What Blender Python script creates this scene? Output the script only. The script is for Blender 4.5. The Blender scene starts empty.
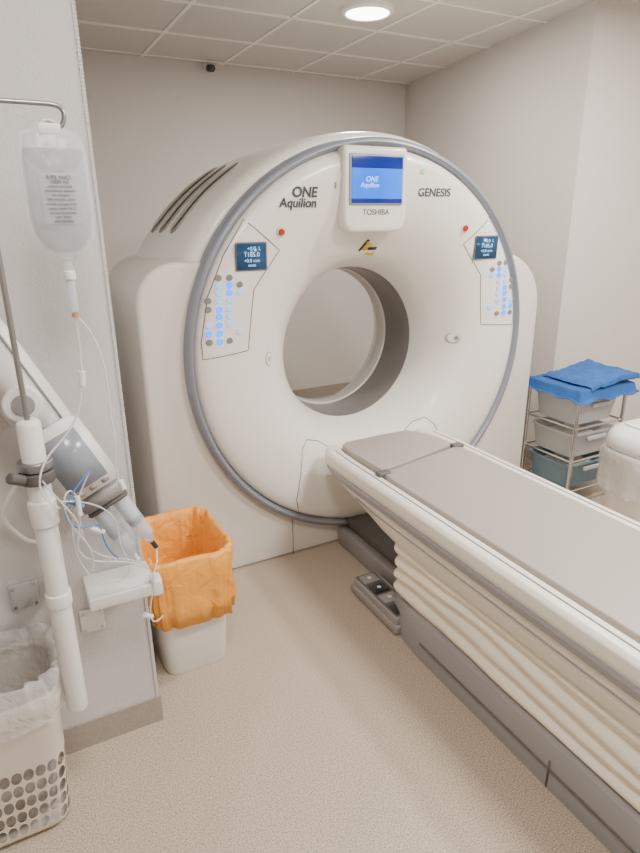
import bpy, bmesh, math, random
from mathutils import Vector, Matrix, noise
random.seed(4)
D=bpy.data; C=bpy.context
def lin(c):
    return tuple(((x/255)/12.92 if x/255<=0.04045 else ((x/255+0.055)/1.055)**2.4) for x in c)+(1,)
MATS={}
def mat(name,rgb,rough=0.5,metal=0.0,bump=0.0,bscale=200,var=0.0,vscale=3,alpha=1.0,emit=0,coat=0,rgb2=None):
    if name in MATS: return MATS[name]
    m=D.materials.new(name); m.use_nodes=True; nt=m.node_tree; b=nt.nodes['Principled BSDF']
    col=lin(rgb)
    b.inputs['Base Color'].default_value=col; b.inputs['Roughness'].default_value=rough
    b.inputs['Metallic'].default_value=metal; b.inputs['Alpha'].default_value=alpha
    b.inputs['Coat Weight'].default_value=coat
    tc=nt.nodes.new('ShaderNodeTexCoord')
    if var>0 or rgb2:
        n=nt.nodes.new('ShaderNodeTexNoise'); n.inputs['Scale'].default_value=vscale; n.inputs['Detail'].default_value=4
        nt.links.new(tc.outputs['Object'],n.inputs['Vector'])
        r=nt.nodes.new('ShaderNodeValToRGB'); c2=lin(rgb2) if rgb2 else tuple(x*(1-var) for x in col[:3])+(1,)
        r.color_ramp.elements[0].color=c2; r.color_ramp.elements[1].color=col
        r.color_ramp.elements[0].position=0.38; r.color_ramp.elements[1].position=0.6
        nt.links.new(n.outputs['Fac'],r.inputs['Fac']); nt.links.new(r.outputs['Color'],b.inputs['Base Color'])
    if bump>0:
        n=nt.nodes.new('ShaderNodeTexNoise'); n.inputs['Scale'].default_value=bscale; n.inputs['Detail'].default_value=2
        nt.links.new(tc.outputs['Object'],n.inputs['Vector'])
        bp=nt.nodes.new('ShaderNodeBump'); bp.inputs['Strength'].default_value=bump; bp.inputs['Distance'].default_value=0.004
        nt.links.new(n.outputs['Fac'],bp.inputs['Height']); nt.links.new(bp.outputs['Normal'],b.inputs['Normal'])
    if emit>0:
        b.inputs['Emission Color'].default_value=col; b.inputs['Emission Strength'].default_value=emit
    MATS[name]=m; return m

M_wall=mat('wall_paint',(209,203,197),0.75,bump=0.2,bscale=140)
M_wallL=mat('partition_paint',(200,198,198),0.6,bump=0.4,bscale=170)
M_ceil=mat('ceiling_tile',(204,200,193),0.9,bump=0.4,bscale=90)
M_grid=mat('ceiling_bar',(236,232,226),0.6)
M_skirt=mat('skirting_vinyl',(162,152,142),0.5,var=.15,vscale=200)
M_white=mat('gantry_plastic',(230,226,219),0.32,coat=.2)
M_block=mat('gantry_side_plastic',(216,210,202),0.4)
M_ring=mat('gantry_trim_grey',(134,138,149),0.4,metal=.2)
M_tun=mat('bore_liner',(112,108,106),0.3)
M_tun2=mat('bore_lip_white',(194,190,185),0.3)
M_seam=mat('seam_dark',(86,82,80),0.7)
M_vent=mat('vent_grey',(140,133,127),0.6)
M_vent2=mat('vent_light',(184,177,169),0.6)
M_dark=mat('dark_plastic',(42,40,42),0.4)
M_cwhite=mat('couch_plastic',(230,224,213),0.35,coat=.1)
M_cgrey=mat('couch_rail_grey',(142,139,139),0.35)
M_base=mat('couch_base_grey',(146,143,143),0.45)
M_base2=mat('couch_base_dark',(94,91,91),0.5)
M_pad=mat('pad_vinyl',(161,153,146),0.5,bump=.15,bscale=40)
M_bell=mat('bellows_fabric',(240,232,215),0.65)
M_chrome=mat('chrome',(200,200,202),0.18,metal=1)
M_steel=mat('brushed_steel',(150,150,152),0.35,metal=.9)
M_plw=mat('white_enamel',(226,225,224),0.3)
M_binw=mat('bin_white_plastic',(224,221,216),0.4)
M_basket=mat('basket_cream_plastic',(206,197,186),0.45)
M_blue=mat('blue_drape',(36,90,160),0.8,var=.2,vscale=14)
M_draw=mat('drawer_plastic',(200,202,204),0.25,alpha=.75)
M_drawt=mat('drawer_grey_blue',(122,150,166),0.3,alpha=.85)
M_label=mat('printed_text',(56,58,68),0.6)
M_led=mat('button_led_blue',(0,120,255),0.3,emit=2.4)
M_ledw=mat('button_led_pale',(160,190,240),0.3,emit=.7)
M_btn=mat('button_grey',(128,120,116),0.4)
M_red=mat('button_red',(170,40,30),0.4)
M_yel=mat('warning_yellow',(225,190,40),0.5)
M_lamp=mat('lamp_diffuser',(255,248,237),0.5,emit=12)
M_rim=mat('lamp_rim',(240,238,232),0.4)
M_scr=mat('screen_blue',(6,96,225),0.2,emit=1.1,rgb2=(20,124,235),vscale=5)
M_scr2=mat('screen_dark_blue',(6,34,120),0.2,emit=.8)
M_scrt=mat('screen_text',(150,205,255),0.3,emit=1.3)
M_disp=mat('panel_display',(26,58,86),0.2,emit=.8)
M_tblue=mat('blue_tubing',(70,120,190),0.4)

def film(name,rgb,fac,rough=.15,bump=0.):
    m=D.materials.new(name); m.use_nodes=True; nt=m.node_tree; b=nt.nodes['Principled BSDF']
    b.inputs['Base Color'].default_value=lin(rgb); b.inputs['Roughness'].default_value=rough
    b.inputs['Alpha'].default_value=fac
    tc=nt.nodes.new('ShaderNodeTexCoord'); n=nt.nodes.new('ShaderNodeTexNoise'); n.inputs['Scale'].default_value=14; n.inputs['Detail'].default_value=4
    n.inputs['Distortion'].default_value=1.5
    nt.links.new(tc.outputs['Object'],n.inputs['Vector'])
    bp=nt.nodes.new('ShaderNodeBump'); bp.inputs['Strength'].default_value=bump; bp.inputs['Distance'].default_value=.02
    nt.links.new(n.outputs['Fac'],bp.inputs['Height']); nt.links.new(bp.outputs['Normal'],b.inputs['Normal'])
    return m
M_film=film('clear_bag_film',(232,230,228),.4,.2,.8)
M_ivbag=film('iv_bag_plastic',(222,225,230),.26,.08,.35)
M_tube=film('clear_tubing',(228,228,230),.6,.1)
M_syr=film('syringe_plastic',(215,222,232),.5,.1)
M_orange=film('orange_bag',(250,172,70),.92,.35,.7)

m=D.materials.new('speckled_vinyl'); m.use_nodes=True; nt=m.node_tree; b=nt.nodes['Principled BSDF']
b.inputs['Roughness'].default_value=.42
tc=nt.nodes.new('ShaderNodeTexCoord')
n=nt.nodes.new('ShaderNodeTexNoise'); n.inputs['Scale'].default_value=230; n.inputs['Detail'].default_value=3
r=nt.nodes.new('ShaderNodeValToRGB')
e=r.color_ramp.elements; e[0].position=.34; e[0].color=lin((142,125,107)); e[1].position=.66; e[1].color=lin((204,190,172))
x=e.new(.5); x.color=lin((181,166,149))
n2=nt.nodes.new('ShaderNodeTexNoise'); n2.inputs['Scale'].default_value=3
mx=nt.nodes.new('ShaderNodeMix'); mx.data_type='RGBA'; mx.blend_type='MULTIPLY'
r2=nt.nodes.new('ShaderNodeValToRGB'); r2.color_ramp.elements[0].color=(.92,.92,.92,1); r2.color_ramp.elements[1].color=(1,1,1,1)
nt.links.new(tc.outputs['Object'],n.inputs['Vector']); nt.links.new(tc.outputs['Object'],n2.inputs['Vector'])
nt.links.new(n.outputs['Fac'],r.inputs['Fac']); nt.links.new(n2.outputs['Fac'],r2.inputs['Fac'])
mx.inputs['Factor'].default_value=1
nt.links.new(r.outputs['Color'],mx.inputs['A']); nt.links.new(r2.outputs['Color'],mx.inputs['B'])
nt.links.new(mx.outputs['Result'],b.inputs['Base Color']); M_floor=m

def empty(name,loc=(0,0,0)):
    o=D.objects.new(name,None); C.scene.collection.objects.link(o); o.location=loc; o.empty_display_size=.1
    C.view_layer.update(); return o
def addobj(name,me,mats,parent=None,smooth=True):
    o=D.objects.new(name,me); C.scene.collection.objects.link(o)
    if not isinstance(mats,(list,tuple)): mats=[mats]
    for mm in mats: me.materials.append(mm)
    if smooth:
        for p in me.polygons: p.use_smooth=True
    if parent:
        o.parent=parent; o.matrix_parent_inverse=Matrix.Translation(parent.location).inverted()
    return o
def fin(bm,name,mats,parent=None,smooth=True,sharp=35):
    bmesh.ops.recalc_face_normals(bm,faces=bm.faces)
    if smooth:
        for ed in bm.edges:
            if len(ed.link_faces)==2 and ed.calc_face_angle(0)>math.radians(sharp): ed.smooth=False
    me=D.meshes.new(name); bm.to_mesh(me); bm.free()
    return addobj(name,me,mats,parent,smooth)
def box(name,lo,hi,mt,parent=None,bev=0.0,seg=3,rot=None,about=None):
    bm=bmesh.new(); bmesh.ops.create_cube(bm,size=1)
    s=[hi[i]-lo[i] for i in range(3)]; c=[(hi[i]+lo[i])/2 for i in range(3)]
    for v in bm.verts: v.co=Vector((v.co.x*s[0],v.co.y*s[1],v.co.z*s[2]))
    if bev>0: bmesh.ops.bevel(bm,geom=list(bm.edges),offset=bev,segments=seg,profile=.5,affect='EDGES')
    R=rot if rot else Matrix.Identity(4)
    bmesh.ops.transform(bm,matrix=Matrix.Translation(c)@R,verts=bm.verts)
    return fin(bm,name,mt,parent)
def cyl(name,p1,p2,r,mt,parent=None,r2=None,n=32,bev=0.0):
    p1=Vector(p1);p2=Vector(p2);d=p2-p1
    bm=bmesh.new(); bmesh.ops.create_cone(bm,cap_ends=True,segments=n,radius1=r,radius2=r if r2 is None else r2,depth=d.length)
    if bev>0:
        es=[e for e in bm.edges if any(len(f.verts)>4 for f in e.link_faces)]
        bmesh.ops.bevel(bm,geom=es,offset=bev,segments=3,profile=.5,affect='EDGES')
    q=Vector((0,0,1)).rotation_difference(d.normalized()).to_matrix().to_4x4()
    bmesh.ops.transform(bm,matrix=Matrix.Translation((p1+p2)/2)@q,verts=bm.verts)
    return fin(bm,name,mt,parent)
def tube(name,pts,r,mt,parent=None,smooth=True,cyc=False):
    cu=D.curves.new(name,'CURVE'); cu.dimensions='3D'; cu.bevel_depth=r; cu.bevel_resolution=4; cu.resolution_u=10
    if smooth:
        s=cu.splines.new('NURBS'); s.points.add(len(pts)-1); s.order_u=min(4,len(pts)); s.use_endpoint_u=True
    else:
        s=cu.splines.new('POLY'); s.points.add(len(pts)-1)
    for i,p in enumerate(pts): s.points[i].co=(*p,1)
    s.use_cyclic_u=cyc; cu.use_fill_caps=True
    o=D.objects.new(name,cu); C.scene.collection.objects.link(o); cu.materials.append(mt)
    if parent: o.parent=parent; o.matrix_parent_inverse=Matrix.Translation(parent.location).inverted()
    return o
def prism(name,pts,axis,a,b,mt,parent=None,bev=0,seg=3,ang=40,smooth=True):
    bm=bmesh.new()
    f=(lambda p,t:(p[0],t,p[1])) if axis=='y' else (lambda p,t:(p[0],p[1],t))
    A=[bm.verts.new(f(p,a)) for p in pts]; B=[bm.verts.new(f(p,b)) for p in pts]; n=len(pts)
    bm.faces.new(A); bm.faces.new(B[::-1])
    for i in range(n): bm.faces.new((A[i],B[i],B[(i+1)%n],A[(i+1)%n]))
    bmesh.ops.recalc_face_normals(bm,faces=bm.faces)
    if bev>0:
        es=[e for e in bm.edges if e.calc_face_angle(0)>math.radians(ang)]
        bmesh.ops.bevel(bm,geom=es,offset=bev,segments=seg,profile=.5,affect='EDGES',clamp_overlap=True)
    return fin(bm,name,mt,parent,smooth)
def se(hx,hy,p,n):
    out=[]
    for i in range(n):
        a=2*math.pi*i/n; c,s=math.cos(a),math.sin(a)
        out.append((hx*math.copysign(abs(c)**(2/p),c),hy*math.copysign(abs(s)**(2/p),s)))
    return out
def loft(name,rings,mt,parent=None,p=5,n=96,cap0=True,cap1=True,nz=None,solid=0,sharp=60,matidx=None):
    bm=bmesh.new(); R=[]
    for k,rg in enumerate(rings):
        cx,cy,hx,hy,z=rg[:5]; amp=rg[5] if len(rg)>5 else 0
        vs=[]
        for i,(x,y) in enumerate(se(hx,hy,p,n)):
            v=Vector((cx+x,cy+y,z))
            if amp:
                d=Vector((x,y,0)).normalized(); a=2*math.pi*i/n
                w=noise.noise(Vector((math.cos(a)*4+k*.15,math.sin(a)*4,z*5+7)))+.5*noise.noise(Vector((math.cos(a)*11,math.sin(a)*11+k*.2,z*8)))
                v+=d*amp*w; v.z+=amp*.6*noise.noise(Vector((math.cos(a)*3,math.sin(a)*3,5+k*.1)))
            vs.append(bm.verts.new(v))
        R.append(vs)
    for k in range(len(R)-1):
        for i in range(n):
            f=bm.faces.new((R[k][i],R[k][(i+1)%n],R[k+1][(i+1)%n],R[k+1][i]))
            if matidx: f.material_index=matidx[k]
    if cap0: bm.faces.new(R[0][::-1])
    if cap1: bm.faces.new(R[-1])
    o=fin(bm,name,mt,parent,True,sharp)
    if solid:
        md=o.modifiers.new('sol','SOLIDIFY'); md.thickness=solid; md.offset=0
    return o
def text(name,s,size,mt,M,parent,align='CENTER',ext=.0006,bold=0,shear=0):
    cu=D.curves.new(name,'FONT'); cu.body=s; cu.size=size; cu.align_x=align; cu.align_y='CENTER'; cu.extrude=ext; cu.offset=bold; cu.shear=shear
    o=D.objects.new(name,cu); C.scene.collection.objects.link(o); cu.materials.append(mt); o.matrix_world=M
    o.parent=parent; o.matrix_parent_inverse=Matrix.Translation(parent.location).inverted()
    return o
FRONT=Matrix.Rotation(math.pi/2,4,'X')

# ---------------- room ----------------
CH=2.75
def slab(name,pts,z0,z1,mt): return prism(name,pts,'z',z0,z1,mt,None,smooth=False)
slab('floor',[(-1.9,-2.3),(4.7,-2.3),(4.7,5.3),(-1.9,5.3)],-.1,0,M_floor)
slab('ceiling',[(-1.9,-2.3),(4.7,-2.3),(4.7,5.3),(-1.9,5.3)],CH,CH+.1,M_ceil)
slab('wall_back',[(.262,5.0),(4.7,5.0),(4.7,5.15),(.262,5.15)],0,CH,M_wall)
slab('wall_partition',[(-1.75,1.72),(.262,1.72),(.262,5.15),(-1.75,5.15)],0,CH,M_wallL)
slab('wall_right',[(3.15,2.72),(4.5,2.45),(4.5,5.0),(3.50,5.0)],0,CH,M_wall)
slab('wall_side',[(4.5,-2.15),(4.65,-2.15),(4.65,5.0),(4.5,5.0)],0,CH,M_wall)
slab('wall_left',[(-1.9,-2.15),(-1.75,-2.15),(-1.75,1.72),(-1.9,1.72)],0,CH,M_wall)
slab('wall_front',[(-1.9,-2.3),(4.65,-2.3),(4.65,-2.15),(-1.9,-2.15)],0,CH,M_wall)
slab('baseboard_partition',[(-1.75,1.712),(.270,1.712),(.270,2.4),(.262,2.4),(.262,1.72),(-1.75,1.72)],0,.10,M_skirt)
slab('baseboard_back',[(.27,4.985),(3.48,4.985),(3.48,5.0),(.27,5.0)],0,.10,M_skirt)
slab('baseboard_right',[(3.135,2.72),(3.15,2.705),(4.5,2.435),(4.5,2.45),(3.15,2.72),(3.50,5.0),(3.485,5.0)],0,.10,M_skirt)
bm=bmesh.new()
nn=300
for i in range(nn):
    z=.1+(CH-.1)*i/nn
    bmesh.ops.create_cube(bm,size=1,matrix=Matrix.Translation((.2605,1.718,z+.004))@Matrix.Diagonal((.009,.006,.0045,1)))
bmesh.ops.create_cube(bm,size=1,matrix=Matrix.Translation((.2605,1.719,(CH+.1)/2))@Matrix.Diagonal((.007,.005,CH-.1,1)))
fin(bm,'trim_corner_bead',M_wallL,None,False)
bm=bmesh.new()
for k in range(-6,6):
    x=1.78+.6*k
    if -1.74<x<4.5: bmesh.ops.create_cube(bm,size=1,matrix=Matrix.Translation((x,1.43,CH-.003))@Matrix.Diagonal((.024,7.1,.006,1)))
for k in range(-9,4):
    y=3.13+.6*k
    if -2.14<y<5: bmesh.ops.create_cube(bm,size=1,matrix=Matrix.Translation((1.37,y,CH-.0034))@Matrix.Diagonal((6.2,.024,.0068,1)))
fin(bm,'trim_ceiling_grid',M_grid,None,False)

LC=(1,.952,.895)
def downlight(x,y,e):
    p=empty('ceiling_downlight',(x,y,CH))
    cyl('diffuser',(x,y,CH-.028),(x,y,CH-.005),.122,M_lamp,p,bev=.006)
    bm=bmesh.new(); n=48; prof=[(.122,CH-.001),(.122,CH-.026),(.132,CH-.03),(.148,CH-.018),(.15,CH-.001)]
    R=[[bm.verts.new((x+r*math.cos(2*math.pi*i/n),y+r*math.sin(2*math.pi*i/n),z)) for i in range(n)] for r,z in prof]
    for k in range(len(R)-1):
        for i in range(n): bm.faces.new((R[k][i],R[k][(i+1)%n],R[k+1][(i+1)%n],R[k+1][i]))
    fin(bm,'rim',M_rim,p)
    l=D.lights.new('lamp_light','AREA'); l.shape='DISK'; l.size=.22; l.energy=e; l.color=LC
    o=D.objects.new('lamp_light',l); C.scene.collection.objects.link(o); o.location=(x,y,CH-.035)
    o.parent=p; o.matrix_parent_inverse=Matrix.Translation(p.location).inverted()
def added_panel(x,y,e):  # unseen ceiling panel, added out of view to soften the room light
    p=empty('added_soft_light_panel',(x,y,CH))
    box('diffuser',(x-.27,y-.27,CH-.018),(x+.27,y+.27,CH-.007),M_lamp,p,.004)
    for a,bx in (('frame_1',((x-.29,y-.29,CH-.02),(x+.29,y-.27,CH-.007))),('frame_2',((x-.29,y+.27,CH-.02),(x+.29,y+.29,CH-.007))),
                 ('frame_3',((x-.29,y-.27,CH-.02),(x-.27,y+.27,CH-.007))),('frame_4',((x+.27,y-.27,CH-.02),(x+.29,y+.27,CH-.007)))):
        box(a,bx[0],bx[1],M_rim,p)
    l=D.lights.new('added_panel_light','AREA'); l.shape='SQUARE'; l.size=.5; l.energy=e; l.color=LC
    o=D.objects.new('added_panel_light',l); C.scene.collection.objects.link(o); o.location=(x,y,CH-.03)
    o.parent=p; o.matrix_parent_inverse=Matrix.Translation(p.location).inverted()
downlight(2.10,3.40,32)
downlight(2.68,1.63,56)
added_panel(2.08,.43,70)
added_panel(.28,.43,30)
added_panel(2.08,-1.37,34)

p=empty('security_camera',(1.67,4.99,2.70))
box('mount',(1.635,4.95,2.70),(1.705,4.998,2.746),M_plw,p,.01)
cyl('body',(1.67,4.96,2.71),(1.67,4.88,2.695),.026,M_dark,p,bev=.006)
cyl('lens',(1.67,4.882,2.695),(1.67,4.872,2.693),.014,M_seam,p)

# ---------------- gantry ----------------
GX,GZ=1.585,1.030
G=empty('ct_scanner_gantry',(GX,2.9,0))
face=[(.902,2.478),(.893,2.448),(.875,2.434),(.84,2.426),(.79,2.426),(.72,2.434),(.65,2.450),(.58,2.480),(.52,2.520),(.47,2.572),(.435,2.63),(.415,2.685),(.405,2.725),(.400,2.755)]
outer=[(.915,.915,2.505),(.948,.948,2.505),(.962,.955,2.510),(.985,.965,2.525),(1.01,.972,2.58),(1.045,.975,2.72),(1.075,.975,2.90),(1.085,.97,3.10),(1.06,.955,3.21),(.99,.92,3.28),(.82,.80,3.32),(.62,.62,3.30),(.50,.50,3.24),(.43,.43,3.17),(.405,.405,3.12),(.395,.395,3.09)]
tun=[(.400,2.755),(.396,2.77),(.390,2.80),(.388,2.97),(.392,2.985)]
white2=[(.392,2.985),(.382,2.99),(.379,3.01),(.379,3.06),(.395,3.09)]
def bshift(r):
    t=min(1,max(0,(.62-r)/.2)); t=t*t*(3-2*t); return (.022*t,-.032*t)
def revolve(name,prof,mt,n=192,solid=False):
    bm=bmesh.new(); R=[]
    for q in prof:
        rx,rz,y=q if len(q)==3 else (q[0],q[0],q[1])
        sxx,szz=bshift(rx)
        R.append([bm.verts.new((GX+sxx+rx*math.cos(2*math.pi*i/n),y,max(.03,GZ+szz+rz*math.sin(2*math.pi*i/n)))) for i in range(n)])
    for k in range(len(R)-1):
        for i in range(n): bm.faces.new((R[k][i],R[k+1][i],R[k+1][(i+1)%n],R[k][(i+1)%n]))
    return fin(bm,name,mt,G,True,50)
revolve('front_face',face,M_white)
revolve('outer_shell',outer,M_white)
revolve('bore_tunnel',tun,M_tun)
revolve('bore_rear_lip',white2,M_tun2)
revolve('trim_ring',[(.885,2.500),(.899,2.468),(.908,2.442),(.917,2.434),(.928,2.436),(.937,2.448),(.940,2.465),(.940,2.508),(.885,2.508)],M_ring)
def Yf(r):
    P=face[::-1]
    if r<=P[0][0]: return P[0][1]
    for a,b in zip(P,P[1:]):
        if a[0]<=r<=b[0]:
            t=(r-a[0])/(b[0]-a[0]); return a[1]*(1-t)+b[1]*t
    return P[-1][1]
def reff(dx,dz):
    r=math.hypot(dx,dz)
    for _ in range(3):
        s=bshift(r); r=math.hypot(dx-s[0],dz-s[1])
    return r
def on(dx,dz,off=0.001,flat=False):
    r=reff(dx,dz); y=Yf(r); h=.03
    fp=(Yf(min(.86,r+h))-Yf(min(.83,r-h)))/(2*h)
    nrm=Vector((fp*dx/r,-1,fp*dz/r)).normalized()
    xx=Vector((0,0,1)).cross(nrm).normalized(); yy=nrm.cross(xx)
    loc=Vector((GX+dx,y,GZ+dz))+nrm*off
    M=Matrix(((xx.x,yy.x,nrm.x,loc.x),(xx.y,yy.y,nrm.y,loc.y),(xx.z,yy.z,nrm.z,loc.z),(0,0,0,1)))
    return M
def disc(name,dx,dz,r,h,mt,sx=1,sy=1):
    bm=bmesh.new(); bmesh.ops.create_cone(bm,cap_ends=True,segments=20,radius1=r,radius2=r*.85,depth=h)
    bmesh.ops.transform(bm,matrix=on(dx,dz,h*.3)@Matrix.Diagonal((sx,sy,1,1)),verts=bm.verts)
    return fin(bm,name,mt,G)
def plate(name,dx,dz,w,h,t,mt,bev=.003,off=None,rot=0):
    bm=bmesh.new(); bmesh.ops.create_cube(bm,size=1,matrix=Matrix.Diagonal((w,h,t,1)))
    bmesh.ops.bevel(bm,geom=list(bm.edges),offset=bev,segments=2,affect='EDGES')
    bmesh.ops.transform(bm,matrix=on(dx,dz,t*.3 if off is None else off)@Matrix.Rotation(rot,4,'Z'),verts=bm.verts)
    return fin(bm,name,mt,G)
def seam(name,pts,cyc=False,r=.0022,mt=None):
    out=[]; P=pts+[pts[0]] if cyc else pts
    for a,b in zip(P,P[1:]):
        L=math.hypot(a[0]-b[0],a[1]-b[1]); k=max(2,int(L/.02))
        for i in range(k):
            t=i/k; x=a[0]*(1-t)+b[0]*t; z=a[1]*(1-t)+b[1]*t
            out.append((GX+x,Yf(reff(x,z))+.0006,GZ+z))
    if not cyc:
        x,z=P[-1]; out.append((GX+x,Yf(reff(x,z))+.0006,GZ+z))
    return tube(name,out,r,mt or M_seam,G,False,cyc)
hw=1.11; top=1.47; r=.62
pts=[(GX-hw,0.0),(GX+hw,0.0)]
def arc(cx,cz,rr,a0,a1,n): return [(cx+rr*math.cos(math.radians(a0+(a1-a0)*i/n)),cz+rr*math.sin(math.radians(a0+(a1-a0)*i/n))) for i in range(n+1)]
cr=.17
pts+=arc(GX+hw-.30,top-.02-.30,.30,0,90,10)
aa=math.degrees(math.asin((top-.02-GZ)/r)); ab=math.degrees(math.asin((top-GZ)/r))
pts+=arc(GX,GZ,r,aa,-180-ab,60)
pts+=arc(GX-hw+cr,top-cr,cr,90,180,8)
prism('side_housing',pts,'y',2.482,3.2,M_block,G,bev=.045,seg=5)
box('floor_plinth',(GX-hw+.02,2.53,0),(GX+hw-.02,3.18,.02),M_base2,G)
for j,y in enumerate((2.76,2.89,3.02)):
    RX={0:1.052,1:1.073,2:1.080}[j]; RZ={0:.975,1:.975,2:.973}[j]
    bm=bmesh.new(); A=[]
    for i in range(25):
        a=math.radians(121+25*i/24); w=.047*math.sqrt(max(0,1-((i-12)/12.01)**4))
        A.append([bm.verts.new((GX+(RX+dr)*math.cos(a),y+s*w,GZ+(RZ+dr)*math.sin(a))) for s,dr in ((-1,-.012),(-.9,.003),(.9,.008),(1,-.004))])
    for i in range(24):
        for q in range(3): bm.faces.new((A[i][q],A[i+1][q],A[i+1][q+1],A[i][q+1]))
    fin(bm,'vent_recess_%d'%(j+1),M_vent,G)
    bm=bmesh.new(); A=[]
    for i in range(25):
        a=math.radians(122+23*i/24); w=.036*math.sqrt(max(0,1-((i-12)/12.01)**4)); dr=.010
        A.append([bm.verts.new((GX+(RX+dr)*math.cos(a),y+.004+s*w,GZ+(RZ+dr)*math.sin(a))) for s in (-1,1)])
    for i in range(24): bm.faces.new((A[i][0],A[i+1][0],A[i+1][1],A[i][1]))
    fin(bm,'vent_grille_%d'%(j+1),M_vent2,G)
# monitor pod
sx=GX-.043
pp=[(sx-.165,1.925),(sx-.165,1.63)]+[(sx-.165+.06*(1-math.cos(t)),1.63-.06*math.sin(t)) for t in [math.pi/2*i/6 for i in range(1,7)]]
pp+=[(sx+.105+.06*math.sin(t),1.63-.06*math.cos(t)) for t in [math.pi/2*i/6 for i in range(0,7)]]+[(sx+.165,1.925)]
prism('monitor_pod',pp,'y',2.402,2.50,M_white,G,bev=.018,seg=4,ang=30)
box('monitor_bezel',(sx-.140,2.396,1.684),(sx+.140,2.41,1.893),mat('bezel_grey',(150,156,166),.35),G,.006)
box('monitor_screen',(sx-.130,2.393,1.694),(sx+.130,2.40,1.883),M_scr,G,.002)
box('screen_header',(sx-.130,2.3915,1.835),(sx+.130,2.396,1.883),M_scr2,G,.001)
box('screen_footer',(sx-.130,2.3915,1.694),(sx+.130,2.396,1.712),M_scr2,G,.001)
text('screen_logo_1','ONE',.03,M_scrt,Matrix.Translation((sx-.03,2.392,1.79))@FRONT,G,shear=.2)
text('screen_logo_2','Aquilion',.028,M_scrt,Matrix.Translation((sx-.04,2.392,1.766))@FRONT,G,shear=.2)
text('maker_label','TOSHIBA',.034,M_label,Matrix.Translation((sx,2.4015,1.655))@FRONT,G,bold=.0003)
text('logo_1','ONE',.056,M_label,on(-.385,.705,.002),G,bold=.0018,shear=.15)
text('logo_2','Aquilion',.052,M_label,on(-.415,.663,.002),G,bold=.0012,shear=.15)
text('logo_3','GENESIS',.050,M_label,on(.295,.71,.002),G,bold=.0006)
plate('warning_label_1',-.005,.475,.045,.05,.002,M_yel,.0005,rot=-.5)
plate('warning_label_2',-.02,.48,.014,.075,.003,M_dark,.0005,rot=-.35)
plate('warning_label_3',.035,.463,.05,.02,.002,M_dark,.0005)
plate('warning_label_4',.035,.440,.05,.02,.002,M_yel,.0005)
for s in (-1,1):
    t='left' if s<0 else 'right'
    P=[(s*.655,.60),(s*.50,.475),(s*.625,.32),(s*.66,.06),(s*.87,.045),(s*.87,.12),(s*.83,.30),(s*.75,.465)]
    seam('panel_seam_'+t,P,True,.0022)
    plate('display_bezel_'+t,s*.635,.455,.145,.115,.006,M_btn,.003)
    plate('panel_display_'+t,s*.635,.455,.135,.105,.010,M_disp,.003)
    MM=on(s*.635,.455,.0088)
    for k,(tx,ty,sz,ss) in enumerate(((0.01,.032,.022,'+0.0  L'),(0.0,.008,.026,'1185.0'),(0.0,-.016,.020,'+0.0 mm'),(-.0,-.036,.014,'00000'))):
        text('display_text_%s_%d'%(t,k),ss,sz,M_scrt,MM@Matrix.Translation((tx,ty,0)),G,bold=-.0003)
    k=0
    rows=[(.375,'.pg'),(.345,'.wbg'),(.315,'.wbw'),(.285,'gww'),(.25,'gbw'),(.22,'.bw'),(.185,'wbw'),(.15,'bb.w'),(.115,'gbg')]
    mk={'b':M_led,'w':M_ledw,'g':M_btn,'p':M_btn}
    for zz,cols in rows:
        for c,ch in enumerate(cols):
            if ch=='.': continue
            x=.825-.045*c-(.375-zz)*-.05
            disc('button_%s_%d'%(t,k),s*x,zz,.0135,.006,mk[ch],1.15,1.0); k+=1
    disc('emergency_stop_base_'+t,s*.495,.55,.022,.006,M_block)
    disc('emergency_stop_'+t,s*.495,.55,.015,.016,M_red)
    if s<0:
        disc('port_rim_'+t,-.545,.0,.034,.004,M_vent2,.75,1.1)
        disc('port_recess_'+t,-.545,.0,.029,.0052,M_white,.75,1.1)
        disc('port_'+t,-.545,.0,.014,.007,M_vent2,.75,1.1)
    else:
        disc('port_rim_'+t,.535,-.01,.036,.004,M_vent2,1.15,.9)
        disc('port_recess_'+t,.535,-.01,.030,.0052,M_white,1.15,.9)
        disc('port_'+t,.548,-.01,.016,.007,M_vent,.9,.9)
plate('indicator_icon_1',-.20,.80,.018,.018,.002,M_vent,.001)
plate('indicator_icon_2',-.20,.755,.018,.018,.002,M_vent,.001)
plate('speaker_slot_1',-.235,.735,.010,.026,.002,M_vent,.001)
disc('indicator_led',.22,.80,.012,.004,mat('led_green',(120,210,120),.4,emit=.5))
seam('service_seam_left',[(-.44,-.77),(-.455,-.70),(-.40,-.46),(-.36,-.425),(-.29,-.45),(-.22,-.50)])
seam('service_seam_right',[(.44,-.77),(.455,-.70),(.40,-.46),(.36,-.425),(.29,-.45),(.22,-.50)])
tube('housing_seam_left',[(GX-.455,2.4815,.0),(GX-.455,2.4815,.25)],.002,M_seam,G,False)
tube('housing_seam_right',[(GX+.455,2.4815,.0),(GX+.455,2.4815,.25)],.002,M_seam,G,False)

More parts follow.
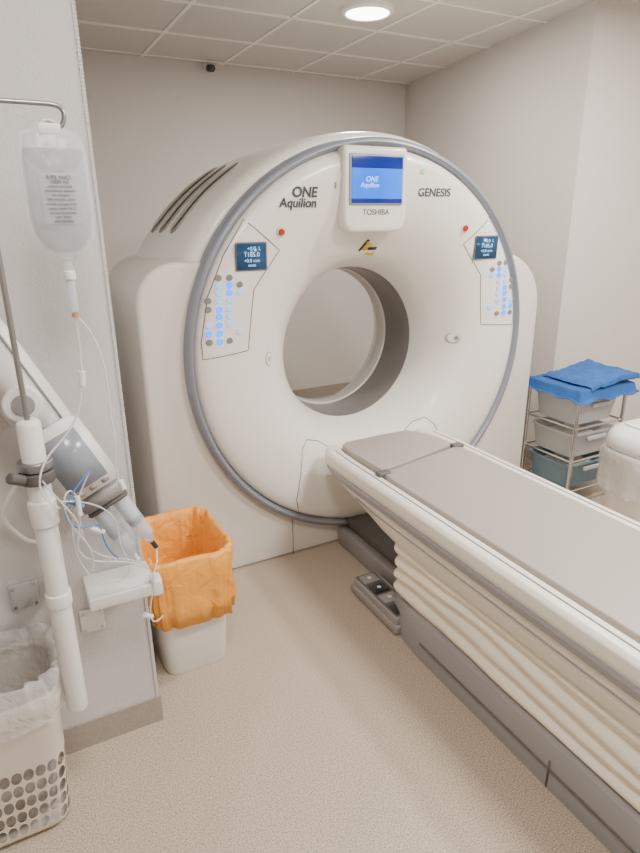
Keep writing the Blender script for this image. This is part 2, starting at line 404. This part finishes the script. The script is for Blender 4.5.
# ---------------- couch ----------------
K=empty('ct_patient_couch',(1.575,1.1,0))
cx=1.575; Y0=-.15; Y1=2.36
def lengthwise(name,secs,mt,bev=0,seg=3,ang=40):
    bm=bmesh.new(); R=[[bm.verts.new((x,y,z)) for x,z in pts] for y,pts in secs]; n=len(R[0])
    for a,b_ in zip(R,R[1:]):
        for i in range(n): bm.faces.new((a[i],b_[i],b_[(i+1)%n],a[(i+1)%n]))
    bm.faces.new(R[0][::-1]); bm.faces.new(R[-1])
    bmesh.ops.recalc_face_normals(bm,faces=bm.faces)
    if bev:
        es=[e for e in bm.edges if e.calc_face_angle(0)>math.radians(ang)]
        bmesh.ops.bevel(bm,geom=es,offset=bev,segments=seg,profile=.5,affect='EDGES')
    return fin(bm,name,mt,K)
def sym(h): return [(cx-x,z) for x,z in h]+[(cx+x,z) for x,z in h[::-1]]
def upper(w,zb): return sym([(.02,.572),(w-.085,.572),(w-.07,.594),(w-.015,.594),(w,.580),(w+.003,.550),(w,.528),(w-.03,zb),(.02,zb)])
lengthwise('couch_top_frame',[(Y0,upper(.335,.50)),(2.16,upper(.335,.50)),(2.29,upper(.330,.503)),(2.36,upper(.318,.51)),(2.395,upper(.30,.53))],M_cwhite,.004,2,30)
def rl(w,a=.532,b_=.500): return sym([(.02,a),(w,a),(w+.006,a-.006),(w+.006,b_+.006),(w,b_),(.02,b_)])
lengthwise('side_rail',[(Y0,rl(.343)),(2.12,rl(.343)),(2.25,rl(.335,.532,.503)),(2.34,rl(.315,.532,.508))],M_cgrey)
def low(w,zb): return sym([(.02,.502),(w,.502),(w+.003,.49),(w-.002,(zb+.49)/2),(w-.014,zb+.008),(w-.03,zb),(.02,zb)])
lengthwise('lower_skirt',[(Y0,low(.336,.385)),(1.74,low(.336,.385)),(1.86,low(.335,.40)),(2.05,low(.333,.44)),(2.22,low(.322,.475)),(2.32,low(.30,.49))],M_cwhite)
tube('skirt_line',[(cx-.3375,Y0+.01,.466),(cx-.3375,1.2,.466),(cx-.3375,1.9,.466),(cx-.334,2.05,.474)],.0035,M_cgrey,K,False)
tube('deck_groove_left',[(cx-.292,Y0+.01,.595),(cx-.292,2.20,.595),(cx-.285,2.32,.595)],.0025,M_cgrey,K,False)
tube('deck_groove_right',[(cx+.292,Y0+.01,.595),(cx+.292,2.20,.595),(cx+.285,2.32,.595)],.0025,M_cgrey,K,False)
def padmesh(name,outline,z0,z1,bev=.007):
    return prism(name,outline,'z',z0,z1,M_pad,K,bev=bev,seg=4,ang=50)
padmesh('main_pad',[(cx-.25,Y0+.05),(cx+.255,Y0+.05),(cx+.255,1.98),(cx+.25,2.06),(cx+.23,2.08),(cx-.225,1.985),(cx-.245,1.97),(cx-.25,1.92)],.570,.603)
hp=[(cx-.238,2.0),(cx-.10,2.02),(cx+.235,2.10),(cx+.225,2.20),(cx+.19,2.33),(cx+.16,2.372),(cx+.02,2.38),(cx-.20,2.372),(cx-.235,2.345),(cx-.245,2.26)]
padmesh('head_pad',hp,.575,.608)
box('strap_left',(cx-.275,1.955,.59),(cx-.215,1.995,.611),M_base2,K,.006)
box('strap_right',(cx+.215,2.065,.59),(cx+.275,2.105,.611),M_base2,K,.006)
rings=[]
npl=4; zb0,zb1=.14,.39
steps=npl*10
for i in range(steps+1):
    t=i/steps
    w=.018*(.5-.5*math.cos(2*math.pi*t*npl))**.75
    rings.append((zb0+(zb1-zb0)*t,w,t))
yc=(1.80+Y0)/2+.02; hyy=(1.80-Y0)/2-.02
bm=bmesh.new(); R=[]
def rrect(hx,hy,rc,nside=40):
    out=[]
    cs=[(hx-rc,hy-rc,0),(-hx+rc,hy-rc,90),(-hx+rc,-hy+rc,180),(hx-rc,-hy+rc,270)]
    for k,(x,y,a0) in enumerate(cs):
        A=[(x+rc*math.cos(math.radians(a0+90*i/8)),y+rc*math.sin(math.radians(a0+90*i/8))) for i in range(9)]
        out+=A
        nx=cs[(k+1)%4]; e=(nx[0]+rc*math.cos(math.radians(nx[2])),nx[1]+rc*math.sin(math.radians(nx[2])))
        m_=nside if k%2 else 10
        for i in range(1,m_): out.append((A[-1][0]+(e[0]-A[-1][0])*i/m_,A[-1][1]+(e[1]-A[-1][1])*i/m_))
    return out
for z,w,t in rings:
    vs=[]
    for (x,y) in rrect(.292+w,hyy+w,.06,60):
        yy=yc+y
        sagz=.016*math.sin(yy*5+t*2)*math.sin(math.pi*t)+.012*noise.noise(Vector((yy*3,z*12,x*2)))*math.sin(math.pi*t)
        dx=.012*noise.noise(Vector((yy*3,z*9,1)))
        vs.append(bm.verts.new((cx+x+math.copysign(dx,x),yy,z+sagz)))
    R.append(vs)
n=len(R[0])
for a,b_ in zip(R,R[1:]):
    for i in range(n): bm.faces.new((a[i],a[(i+1)%n],b_[(i+1)%n],b_[i]))
bm.faces.new(R[0][::-1]); bm.faces.new(R[-1])
fin(bm,'bellows',M_bell,K,True,180)
def bs(w,zt): return sym([(.02,zt),(w-.05,zt),(w-.02,zt-.012),(w,zt-.05),(w+.004,.0),(.02,0)])
lengthwise('base_plinth',[(Y0-.02,bs(.345,.15)),(1.56,bs(.345,.15)),(1.66,bs(.335,.148)),(1.78,bs(.302,.14)),(1.86,bs(.25,.125))],M_base)
tube('base_groove',[(cx-.3475,Y0,.07),(cx-.3475,1.54,.07)],.004,M_base2,K,False)
box('base_joint_1',(cx-.3505,.90,0),(cx-.34,.906,.10),M_base2,K)
box('base_link',(cx-.19,1.80,0),(cx+.19,2.475,.10),M_base,K,.012)
box('base_link_cover',(cx-.15,1.78,.10),(cx+.15,2.474,.15),M_base2,K,.012)
box('pedal_tray',(cx-.355,1.69,0.0),(cx-.19,2.06,.045),M_base,K,.012)
box('pedal_housing',(cx-.347,1.70,.035),(cx-.225,2.05,.080),M_base,K,.012)
box('pedal_recess',(cx-.340,1.710,.070),(cx-.240,2.04,.083),M_base2,K,.004)
for i in range(4):
    y=1.717+.081*i
    box('pedal_%d'%(i+1),(cx-.334,y,.078),(cx-.256,y+.062,.092),M_cgrey if i%2 else M_dark,K,.006)
    cyl('pedal_icon_%d'%(i+1),(cx-.295,y+.031,.091),(cx-.295,y+.031,.0928),.009,M_plw,K)

# ---------------- orange bag bin ----------------
B=empty('waste_bin_orange_bag',(.46,2.04,0))
bx,by=.455,2.05
loft('bin_body',[(bx,by,.118,.150,0),(bx,by,.122,.155,.012),(bx,by,.135,.170,.25),(bx,by,.150,.185,.47),(bx,by,.158,.193,.475),(bx,by,.158,.193,.485),(bx,by,.145,.18,.485),(bx,by,.13,.165,.25),(bx,by,.112,.142,.02)],M_binw,B,p=6)
loft('bag_liner',[(bx,by,.05,.07,.10,.01),(bx,by,.105,.135,.13,.02),(bx,by,.118,.15,.25,.025),(bx,by,.125,.16,.38,.022),(bx,by,.138,.176,.47,.012),(bx,by,.148,.186,.505,.015),(bx,by,.157,.196,.513,.015),(bx,by,.165,.204,.498,.014),(bx+.002,by,.164,.203,.45,.014),(bx+.002,by,.158,.199,.38,.018),(bx+.002,by,.156,.200,.31,.020),(bx+.002,by-.002,.152,.196,.235,.024)],M_orange,B,p=5,n=160,cap1=False,solid=.0015,sharp=180)

# ---------------- laundry basket ----------------
L=empty('plastic_basket',(-.24,1.57,0))
bx,by=-.226,1.565
bm=bmesh.new(); NC=40; rowsz=[0.0,.03]+[.03+.047*i for i in range(1,6)]+[.30,.335,.37,.40,.43,.46]
R=[]
for z in rowsz:
    t=z/.46; hx=.172+.030*t; hy=.108+.028*t; P=rrect(hx,hy,.045,12)
    seg=[0]
    for i in range(len(P)):
        a=P[i];b_=P[(i+1)%len(P)]; seg.append(seg[-1]+math.hypot(a[0]-b_[0],a[1]-b_[1]))
    vs=[]; j=0
    for i in range(NC):
        s_=seg[-1]*i/NC
        while seg[j+1]<s_: j+=1
        a=P[j];b_=P[(j+1)%len(P)]; q=(s_-seg[j])/max(1e-9,seg[j+1]-seg[j])
        vs.append(bm.verts.new((bx+a[0]*(1-q)+b_[0]*q,by+a[1]*(1-q)+b_[1]*q,z)))
    R.append(vs)
holes=[]
for k in range(len(R)-1):
    for i in range(NC):
        f=bm.faces.new((R[k][i],R[k][(i+1)%NC],R[k+1][(i+1)%NC],R[k+1][i]))
        if 1<=k<=5: holes.append(f)
bm.faces.new(R[0][::-1])
res=bmesh.ops.inset_individual(bm,faces=holes,thickness=.0065)
bmesh.ops.delete(bm,geom=holes,context='FACES')
o=fin(bm,'basket_body',M_basket,L,True,180)
md=o.modifiers.new('s','SOLIDIFY'); md.thickness=.004
md=o.modifiers.new('ss','SUBSURF'); md.levels=2; md.render_levels=2
loft('basket_rim',[(bx,by,.196,.131,.415),(bx,by,.205,.140,.417),(bx,by,.209,.144,.45),(bx,by,.207,.142,.468),(bx,by,.200,.135,.470),(bx,by,.194,.129,.46)],M_basket,L,p=5,cap0=False,cap1=False,solid=.003)
loft('clear_liner',[(bx,by,.15,.09,.06,.01),(bx,by,.165,.105,.2,.02),(bx,by,.18,.118,.38,.02),(bx,by,.195,.13,.47,.012),(bx,by,.20,.135,.53,.03),(bx,by,.210,.141,.525,.03),(bx,by,.214,.148,.47,.01),(bx,by,.214,.149,.44,.012),(bx,by,.212,.147,.40,.02)],M_film,L,p=4,n=140,cap0=True,cap1=False,sharp=180)
loft('liner_contents',[(bx,by,.13,.08,.05),(bx,by,.15,.095,.12,.02),(bx,by,.13,.08,.20,.05),(bx,by,.05,.03,.23,.03)],mat('used_paper',(150,140,130),.8),L,p=3,n=80)

# ---------------- IV stand ----------------
S=empty('iv_drip_stand',(.015,1.48,0))
px,py=.012,1.48
cyl('white_column',(px,py,.365),(px,py,1.20),.027,M_plw,S,bev=.012)
cyl('column_collar',(px,py,.70),(px,py,.74),.031,M_plw,S,bev=.004)
cyl('column_joint',(px,py,.93),(px,py,1.0),.033,M_plw,S,bev=.006)
cyl('rod',(px,py,1.15),(px,py,1.87),.0065,M_steel,S)
cyl('clamp_ring',(px,py,1.045),(px,py,1.075),.040,M_seam,S,bev=.006)
cyl('clamp_ring_steel',(px,py,1.08),(px,py,1.10),.040,M_steel,S,bev=.003)
cyl('clamp_knob',(px-.03,py-.03,1.065),(px-.058,py-.05,1.085),.013,M_seam,S,bev=.004)
tube('hook_arm',[(px,py,1.855),(px+.01,py,1.858),(px+.06,py,1.858),(px+.12,py,1.858),(px+.150,py,1.858),(px+.166,py,1.852),(px+.168,py,1.83),(px+.156,py,1.812),(px+.142,py,1.812),(px+.132,py,1.83)],.0048,M_steel,S)
box('wall_bracket',(px-.02,1.50,.62),(px+.02,1.718,.66),M_plw,S,.006)
W=empty('wall_mount_bracket',(.08,1.7,.6))
MW=mat('plate_light_steel',(188,188,190),.35,metal=.4)
box('plate_1',(-.11,1.708,.575),(-.035,1.7195,.655),MW,W,.003)
box('plate_2',(.06,1.709,.43),(.13,1.7195,.51),M_plw,W,.003)
for q,(xx,zz) in enumerate(((-.10,.585),(-.045,.585),(-.10,.645),(-.045,.645),(.07,.44),(.12,.44),(.07,.50),(.12,.50))):
    cyl('screw_%d'%(q+1),(xx,1.709,zz),(xx,1.704,zz),.005,M_chrome,W,n=12)
box('shelf_arm',(.085,1.56,.608),(.275,1.7195,.626),M_plw,W,.006)
box('shelf_lip',(.085,1.555,.600),(.275,1.570,.638),M_plw,W,.005)
box('shelf_end',(.256,1.55,.595),(.288,1.60,.650),M_plw,W,.008)
# drip bag
T=empty('iv_fluid_bag',(.155,1.48,1.7))
bx,by=.146,1.475
loft('bag_body',[(bx,by,.012,.006,1.812),(bx,by,.034,.010,1.808),(bx,by,.052,.016,1.796),(bx,by,.060,.026,1.76),(bx,by,.062,.033,1.70),(bx,by,.062,.034,1.64),(bx,by,.058,.031,1.605),(bx,by,.044,.024,1.578),(bx,by,.022,.014,1.560),(bx,by,.012,.010,1.548)],M_ivbag,T,p=3,n=64)
loft('bag_seam_edge',[(bx,by,.014,.003,1.814),(bx,by,.040,.003,1.812),(bx,by,.060,.003,1.80),(bx,by,.067,.003,1.76),(bx,by,.069,.003,1.64),(bx,by,.064,.003,1.60),(bx,by,.048,.003,1.570),(bx,by,.024,.003,1.555)],M_ivbag,T,p=3,n=48)
loft('fluid',[(bx,by,.057,.029,1.772),(bx,by,.058,.030,1.765),(bx,by,.059,.030,1.64),(bx,by,.053,.027,1.602),(bx,by,.038,.02,1.58),(bx,by,.02,.012,1.566)],film('saline',(140,146,158),.24,.03),T,p=2.8,n=64)
box('top_hanger',(bx-.022,by-.004,1.800),(bx+.022,by+.004,1.822),M_plw,T,.003)
tube('bag_loop',[(bx-.014,by,1.815),(bx-.016,by,1.824),(bx,by,1.830),(bx+.014,by,1.824),(bx+.012,by,1.815)],.003,M_tube,T)
box('bag_label',(bx-.036,by-.0365,1.625),(bx+.038,by-.0345,1.725),film('label_film',(200,202,208),.3,.3),T,.001)
for k in range(11):
    text('bag_print_%d'%k,['0,9% NaCl','1000 ml','sodium chloride','intravenous solution','for infusion','290 mOsm/l  pH 6','sterile, pyrogen free','store below 25 C','do not reconnect','LOT 20351','EXP 08.2026'][k],.0072 if k>1 else .011,M_label,Matrix.Translation((bx+.001,by-.0372,1.716-.0086*k))@FRONT,T,ext=.0002)
cyl('port',(bx,by,1.55),(bx,by,1.525),.010,M_ivbag,T)
cyl('spike',(bx,by,1.527),(bx,by,1.508),.013,M_plw,T,bev=.002)
cyl('drip_chamber',(bx,by,1.508),(bx,by,1.435),.0095,M_syr,T,bev=.003)
cyl('drip_cap',(bx,by,1.437),(bx,by,1.425),.007,mat('amber_plastic',(190,140,110),.4),T)
tube('line_1',[(bx,by,1.427),(bx+.002,by,1.36),(bx-.005,by,1.27),(bx-.02,by,1.2),(bx-.06,by-.01,1.15),(bx-.10,by-.02,1.12),(bx-.13,by-.05,1.09),(bx-.14,by-.06,1.03),(bx-.10,by-.05,.99)],.0024,M_tube,T)
tube('line_2',[(bx,by,1.427),(bx+.03,by,1.40),(bx+.055,by,1.30),(bx+.045,by,1.20),(bx+.055,by,1.10),(bx+.04,by,1.04),(bx+.05,by,1.00)],.0024,M_tube,T)
cyl('roller_clamp',(bx-.003,by,1.30),(bx-.006,by,1.265),.008,M_plw,T)
cyl('luer',(bx+.050,by,1.01),(bx+.057,by,.985),.007,M_plw,T)

# ---------------- injector ----------------
I=empty('contrast_injector',(.1,1.6,1.0))
p0=Vector((-.17,1.605,1.62)); p1=Vector((.270,1.605,.70)); dv=(p1-p0); Ln=dv.length; dn=dv.normalized()
perp=Vector((-dn.z,0,dn.x))
def along(s,u=0,w=0): return p0+dn*s+perp*u+Vector((0,-w,0))
def obox(name,s0,s1,u0,u1,w0,w1,mt,bev):
    c=along((s0+s1)/2,(u0+u1)/2,(w0+w1)/2)
    M=Matrix(((perp.x,0,dn.x,c.x),(0,-1,0,c.y),(perp.z,0,dn.z,c.z),(0,0,0,1)))
    bm=bmesh.new(); bmesh.ops.create_cube(bm,size=1,matrix=Matrix.Diagonal((u1-u0,w1-w0,s1-s0,1)))
    bmesh.ops.bevel(bm,geom=list(bm.edges),offset=bev,segments=3,affect='EDGES')
    bmesh.ops.transform(bm,matrix=M,verts=bm.verts); return fin(bm,name,mt,I)
# long flat white body, tilted, with screen face, joint and twin syringes reaching down toward the bin
obox('body_back',-.02,.74,-.068,.060,-.05,.035,M_plw,.016)
obox('body_front_cover',.0,.50,-.060,.030,.025,.052,M_plw,.010)
obox('body_groove',-.01,.73,.036,.042,.030,.038,M_cgrey,.001)
cyl('arm_joint',along(.44,-.012,.062),along(.44,-.012,.02),.046,M_plw,I,bev=.007)
cyl('arm_joint_cap',along(.44,-.012,.066),along(.44,-.012,.055),.026,M_cgrey,I,bev=.002)
obox('control_head',.52,.73,-.070,.072,.030,.066,M_plw,.012)
obox('control_screen',.545,.70,-.055,.050,.062,.069,mat('strip_grey',(140,146,158),.2),.002)
for k in range(3):
    obox('control_key_%d'%(k+1),.705,.717,-.045+.035*k,-.025+.035*k,.062,.069,M_cgrey,.002)
obox('nose_block',.73,.79,-.062,.062,-.045,.045,M_cgrey,.010)
obox('nose_band',.785,.797,-.058,.058,-.043,.043,M_seam,.004)
for k,u in enumerate((-.030,.030)):
    cyl('syringe_%d'%(k+1),along(.795,u,.01),along(.945,u,.01),.023,M_syr,I,bev=.003)
    cyl('plunger_%d'%(k+1),along(.80,u,.01),along(.875,u,.01),.019,M_plw if k else M_steel,I)
    cyl('plunger_seal_%d'%(k+1),along(.875,u,.01),along(.895,u,.01),.0215,M_dark,I)
    cyl('syringe_neck_%d'%(k+1),along(.945,u,.01),along(.975,u,.01),.022,M_syr,I,r2=.006)
    cyl('syringe_tip_%d'%(k+1),along(.975,u,.01),along(1.0,u,.01),.007,M_dark if k else M_plw,I)
tube('syringe_line_1',[along(1.0,-.030,.01),along(1.015,-.03,.03),(.22,1.53,.75),(.12,1.50,.79),(.08,1.48,.88),(.10,1.48,1.0),(.06,1.45,1.03),(.05,1.44,.93),(.12,1.46,.84),(.10,1.47,.78)],.0022,M_tube,I)
tube('syringe_line_2',[along(1.0,.030,.01),(.28,1.54,.68),(.22,1.52,.66),(.16,1.51,.68),(.10,1.51,.72),(.06,1.50,.83),(.07,1.48,.95),(.13,1.48,1.05)],.0022,M_tube,I)
tube('syringe_line_3',[(.02,1.44,1.06),(.05,1.43,1.0),(.10,1.44,.93),(.06,1.44,.87),(.10,1.47,.80),(.18,1.5,.77),(.25,1.52,.72),(.27,1.54,.66),(.23,1.54,.55),(.25,1.55,.50),(.28,1.56,.52)],.0022,M_tube,I)
tube('syringe_line_4',[(.13,1.48,1.05),(.09,1.46,1.02),(.04,1.44,.97),(.08,1.45,.90),(.15,1.48,.92),(.13,1.47,.84),(.17,1.5,.78)],.002,M_tblue,I)
tube('syringe_line_5',[(.05,1.44,1.0),(.12,1.46,.98),(.19,1.5,.90),(.17,1.49,.82),(.21,1.51,.74),(.18,1.51,.69),(.12,1.53,.70)],.002,M_tube,I)
cyl('stopcock',(.07,1.46,.99),(.10,1.46,.965),.007,M_tblue,I)
cyl('stopcock_arm',(.09,1.45,1.0),(.09,1.45,.95),.006,M_plw,I)
cyl('stopcock_second',(.11,1.47,.90),(.14,1.48,.875),.007,M_plw,I)
cyl('connector',(.225,1.54,.555),(.245,1.55,.535),.008,M_plw,I)
tube('power_cable',[(-.02,1.62,1.02),(-.06,1.64,.95),(-.10,1.66,.90),(-.06,1.69,.82),(-.02,1.70,.76),(.04,1.70,.80)],.006,M_plw,I)
box('mount_arm',(-.02,1.62,1.15),(.02,1.719,1.21),M_plw,I,.01)

# ---------------- storage cart ----------------
Q=empty('storage_drawer_cart',(2.98,2.36,0))
x0,x1,y0,y1,H=2.76,3.15,2.18,2.54,.70
for k,(a,b_) in enumerate(((x0,y0),(x1,y0),(x0,y1),(x1,y1))):
    cyl('upright_%d'%(k+1),(a,b_,.05),(a,b_,H+.01),.011,M_chrome,Q)
    cyl('caster_%d'%(k+1),(a-.012,b_,.026),(a+.012,b_,.026),.026,M_dark,Q,bev=.004)
    cyl('caster_stem_%d'%(k+1),(a,b_,.03),(a,b_,.07),.007,M_steel,Q)
for j,z in enumerate((.10,.29,.49,.67)):
    for k,(a,b_) in enumerate((((x0,y0),(x1,y0)),((x0,y1),(x1,y1)),((x0,y0),(x0,y1)),((x1,y0),(x1,y1)))):
        cyl('rail_%d_%d'%(j,k),(*a,z),(*b_,z),.007,M_chrome,Q)
for j,(z,mt) in enumerate(((.11,M_drawt),(.30,M_draw),(.50,M_draw))):
    loft('drawer_%d'%(j+1),[((x0+x1)/2,(y0+y1)/2,.165,.145,z),((x0+x1)/2,(y0+y1)/2,.180,.165,z+.13),((x0+x1)/2,(y0+y1)/2,.188,.172,z+.135),((x0+x1)/2,(y0+y1)/2,.188,.172,z+.145),((x0+x1)/2,(y0+y1)/2,.175,.16,z+.145),((x0+x1)/2,(y0+y1)/2,.155,.14,z+.01)],mt,Q,p=7)
    box('drawer_handle_%d'%(j+1),(x0+.12,y0-.005,z+.10),(x1-.12,y0+.012,z+.125),M_draw,Q,.005)
    box('drawer_contents_%d'%(j+1),(x0+.06,y0+.05,z+.012),(x1-.08,y1-.06,z+.10),mat('packets_white',(222,220,214),.7),Q,.01)
box('top_tray',(x0,y0,H-.01),(x1,y1,H+.004),M_draw,Q,.004)
def sstep(a,b,x):
    t=min(1,max(0,(x-a)/(b-a))); return t*t*(3-2*t)
def drape(name,xa,xb,ya,yb,zf,xl,yl,drop):
    bm=bmesh.new(); NX,NY=90,80; V=[]
    for i in range(NX+1):
        row=[]
        for j in range(NY+1):
            x=xa+(xb-xa)*i/NX; y=ya+(yb-ya)*j/NY
            z=zf(x,y)
            ox=max(0,xl-x); oy=max(0,yl-y); o_=max(ox,oy)
            z-=min(o_*1.6,drop)*(1+.35*noise.noise(Vector((x*11,y*11,1))))
            xx=x+(ox*.45); yy=y+(oy*.45)
            row.append(bm.verts.new((xx,yy,z)))
        V.append(row)
    for i in range(NX):
        for j in range(NY): bm.faces.new((V[i][j],V[i+1][j],V[i+1][j+1],V[i][j+1]))
    o=fin(bm,name,M_blue,Q,True,180); md=o.modifiers.new('s','SOLIDIFY'); md.thickness=.002
drape('blue_drape',x0-.06,x1+.05,y0-.085,y1+.02,lambda x,y:H+.016+.010*noise.noise(Vector((x*9,y*9,3))),x0-.012,y0-.012,.055)
drape('blue_drape_folded',x0+.07,x1+.08,y0-.03,y1-.02,lambda x,y:H+.026+.018*sstep(x0+.07,x0+.14,x)+.014*noise.noise(Vector((x*6+3,y*5,4)))+.014*abs(noise.noise(Vector((x*16,y*12,9))))+.022*sstep(x0+.15,x1,x),x0+.06,y0-.012,.03)

# ---------------- white bin at right ----------------
P=empty('pedal_bin_clear_bag',(2.78,1.74,0))
bx,by=2.79,1.74
loft('bin_body',[(bx,by,.15,.15,0),(bx,by,.155,.155,.01),(bx,by,.185,.185,.50),(bx,by,.19,.19,.51)],M_binw,P,p=2.6)
loft('bag_overhang',[(bx,by,.200,.200,.30,.03),(bx,by,.206,.206,.38,.03),(bx,by,.208,.208,.45,.025),(bx,by,.210,.210,.50,.015),(bx,by,.200,.200,.518,.006),(bx,by,.185,.185,.52,0)],M_film,P,p=2.6,n=120,cap0=False,cap1=False,sharp=180)
loft('bin_lid',[(bx,by,.180,.180,.515),(bx,by,.193,.193,.525),(bx,by,.197,.197,.55),(bx,by,.190,.190,.585),(bx,by,.17,.17,.615),(bx,by,.12,.12,.635),(bx,by,.05,.05,.64)],M_plw,P,p=2.6)
loft('lid_flap',[(bx,by,.11,.11,.634),(bx,by,.115,.115,.642),(bx,by,.10,.10,.65),(bx,by,.03,.03,.654)],M_binw,P,p=4)

# ---------------- camera / world ----------------
cam=D.cameras.new('camera'); co=D.objects.new('camera',cam); C.scene.collection.objects.link(co)
cam.sensor_fit='HORIZONTAL'; cam.sensor_width=36; cam.lens=36*603/640; cam.clip_start=.02
co.matrix_world=Matrix.Translation((0,0,1.63))@Matrix.Rotation(math.radians(-27.5),4,'Z')@Matrix.Rotation(math.radians(71),4,'X')@Matrix.Rotation(math.radians(-.6),4,'Z')
C.scene.camera=co
w=D.worlds.new('world'); C.scene.world=w; w.use_nodes=True
w.node_tree.nodes['Background'].inputs[0].default_value=(.9,.92,1,1); w.node_tree.nodes['Background'].inputs[1].default_value=.3
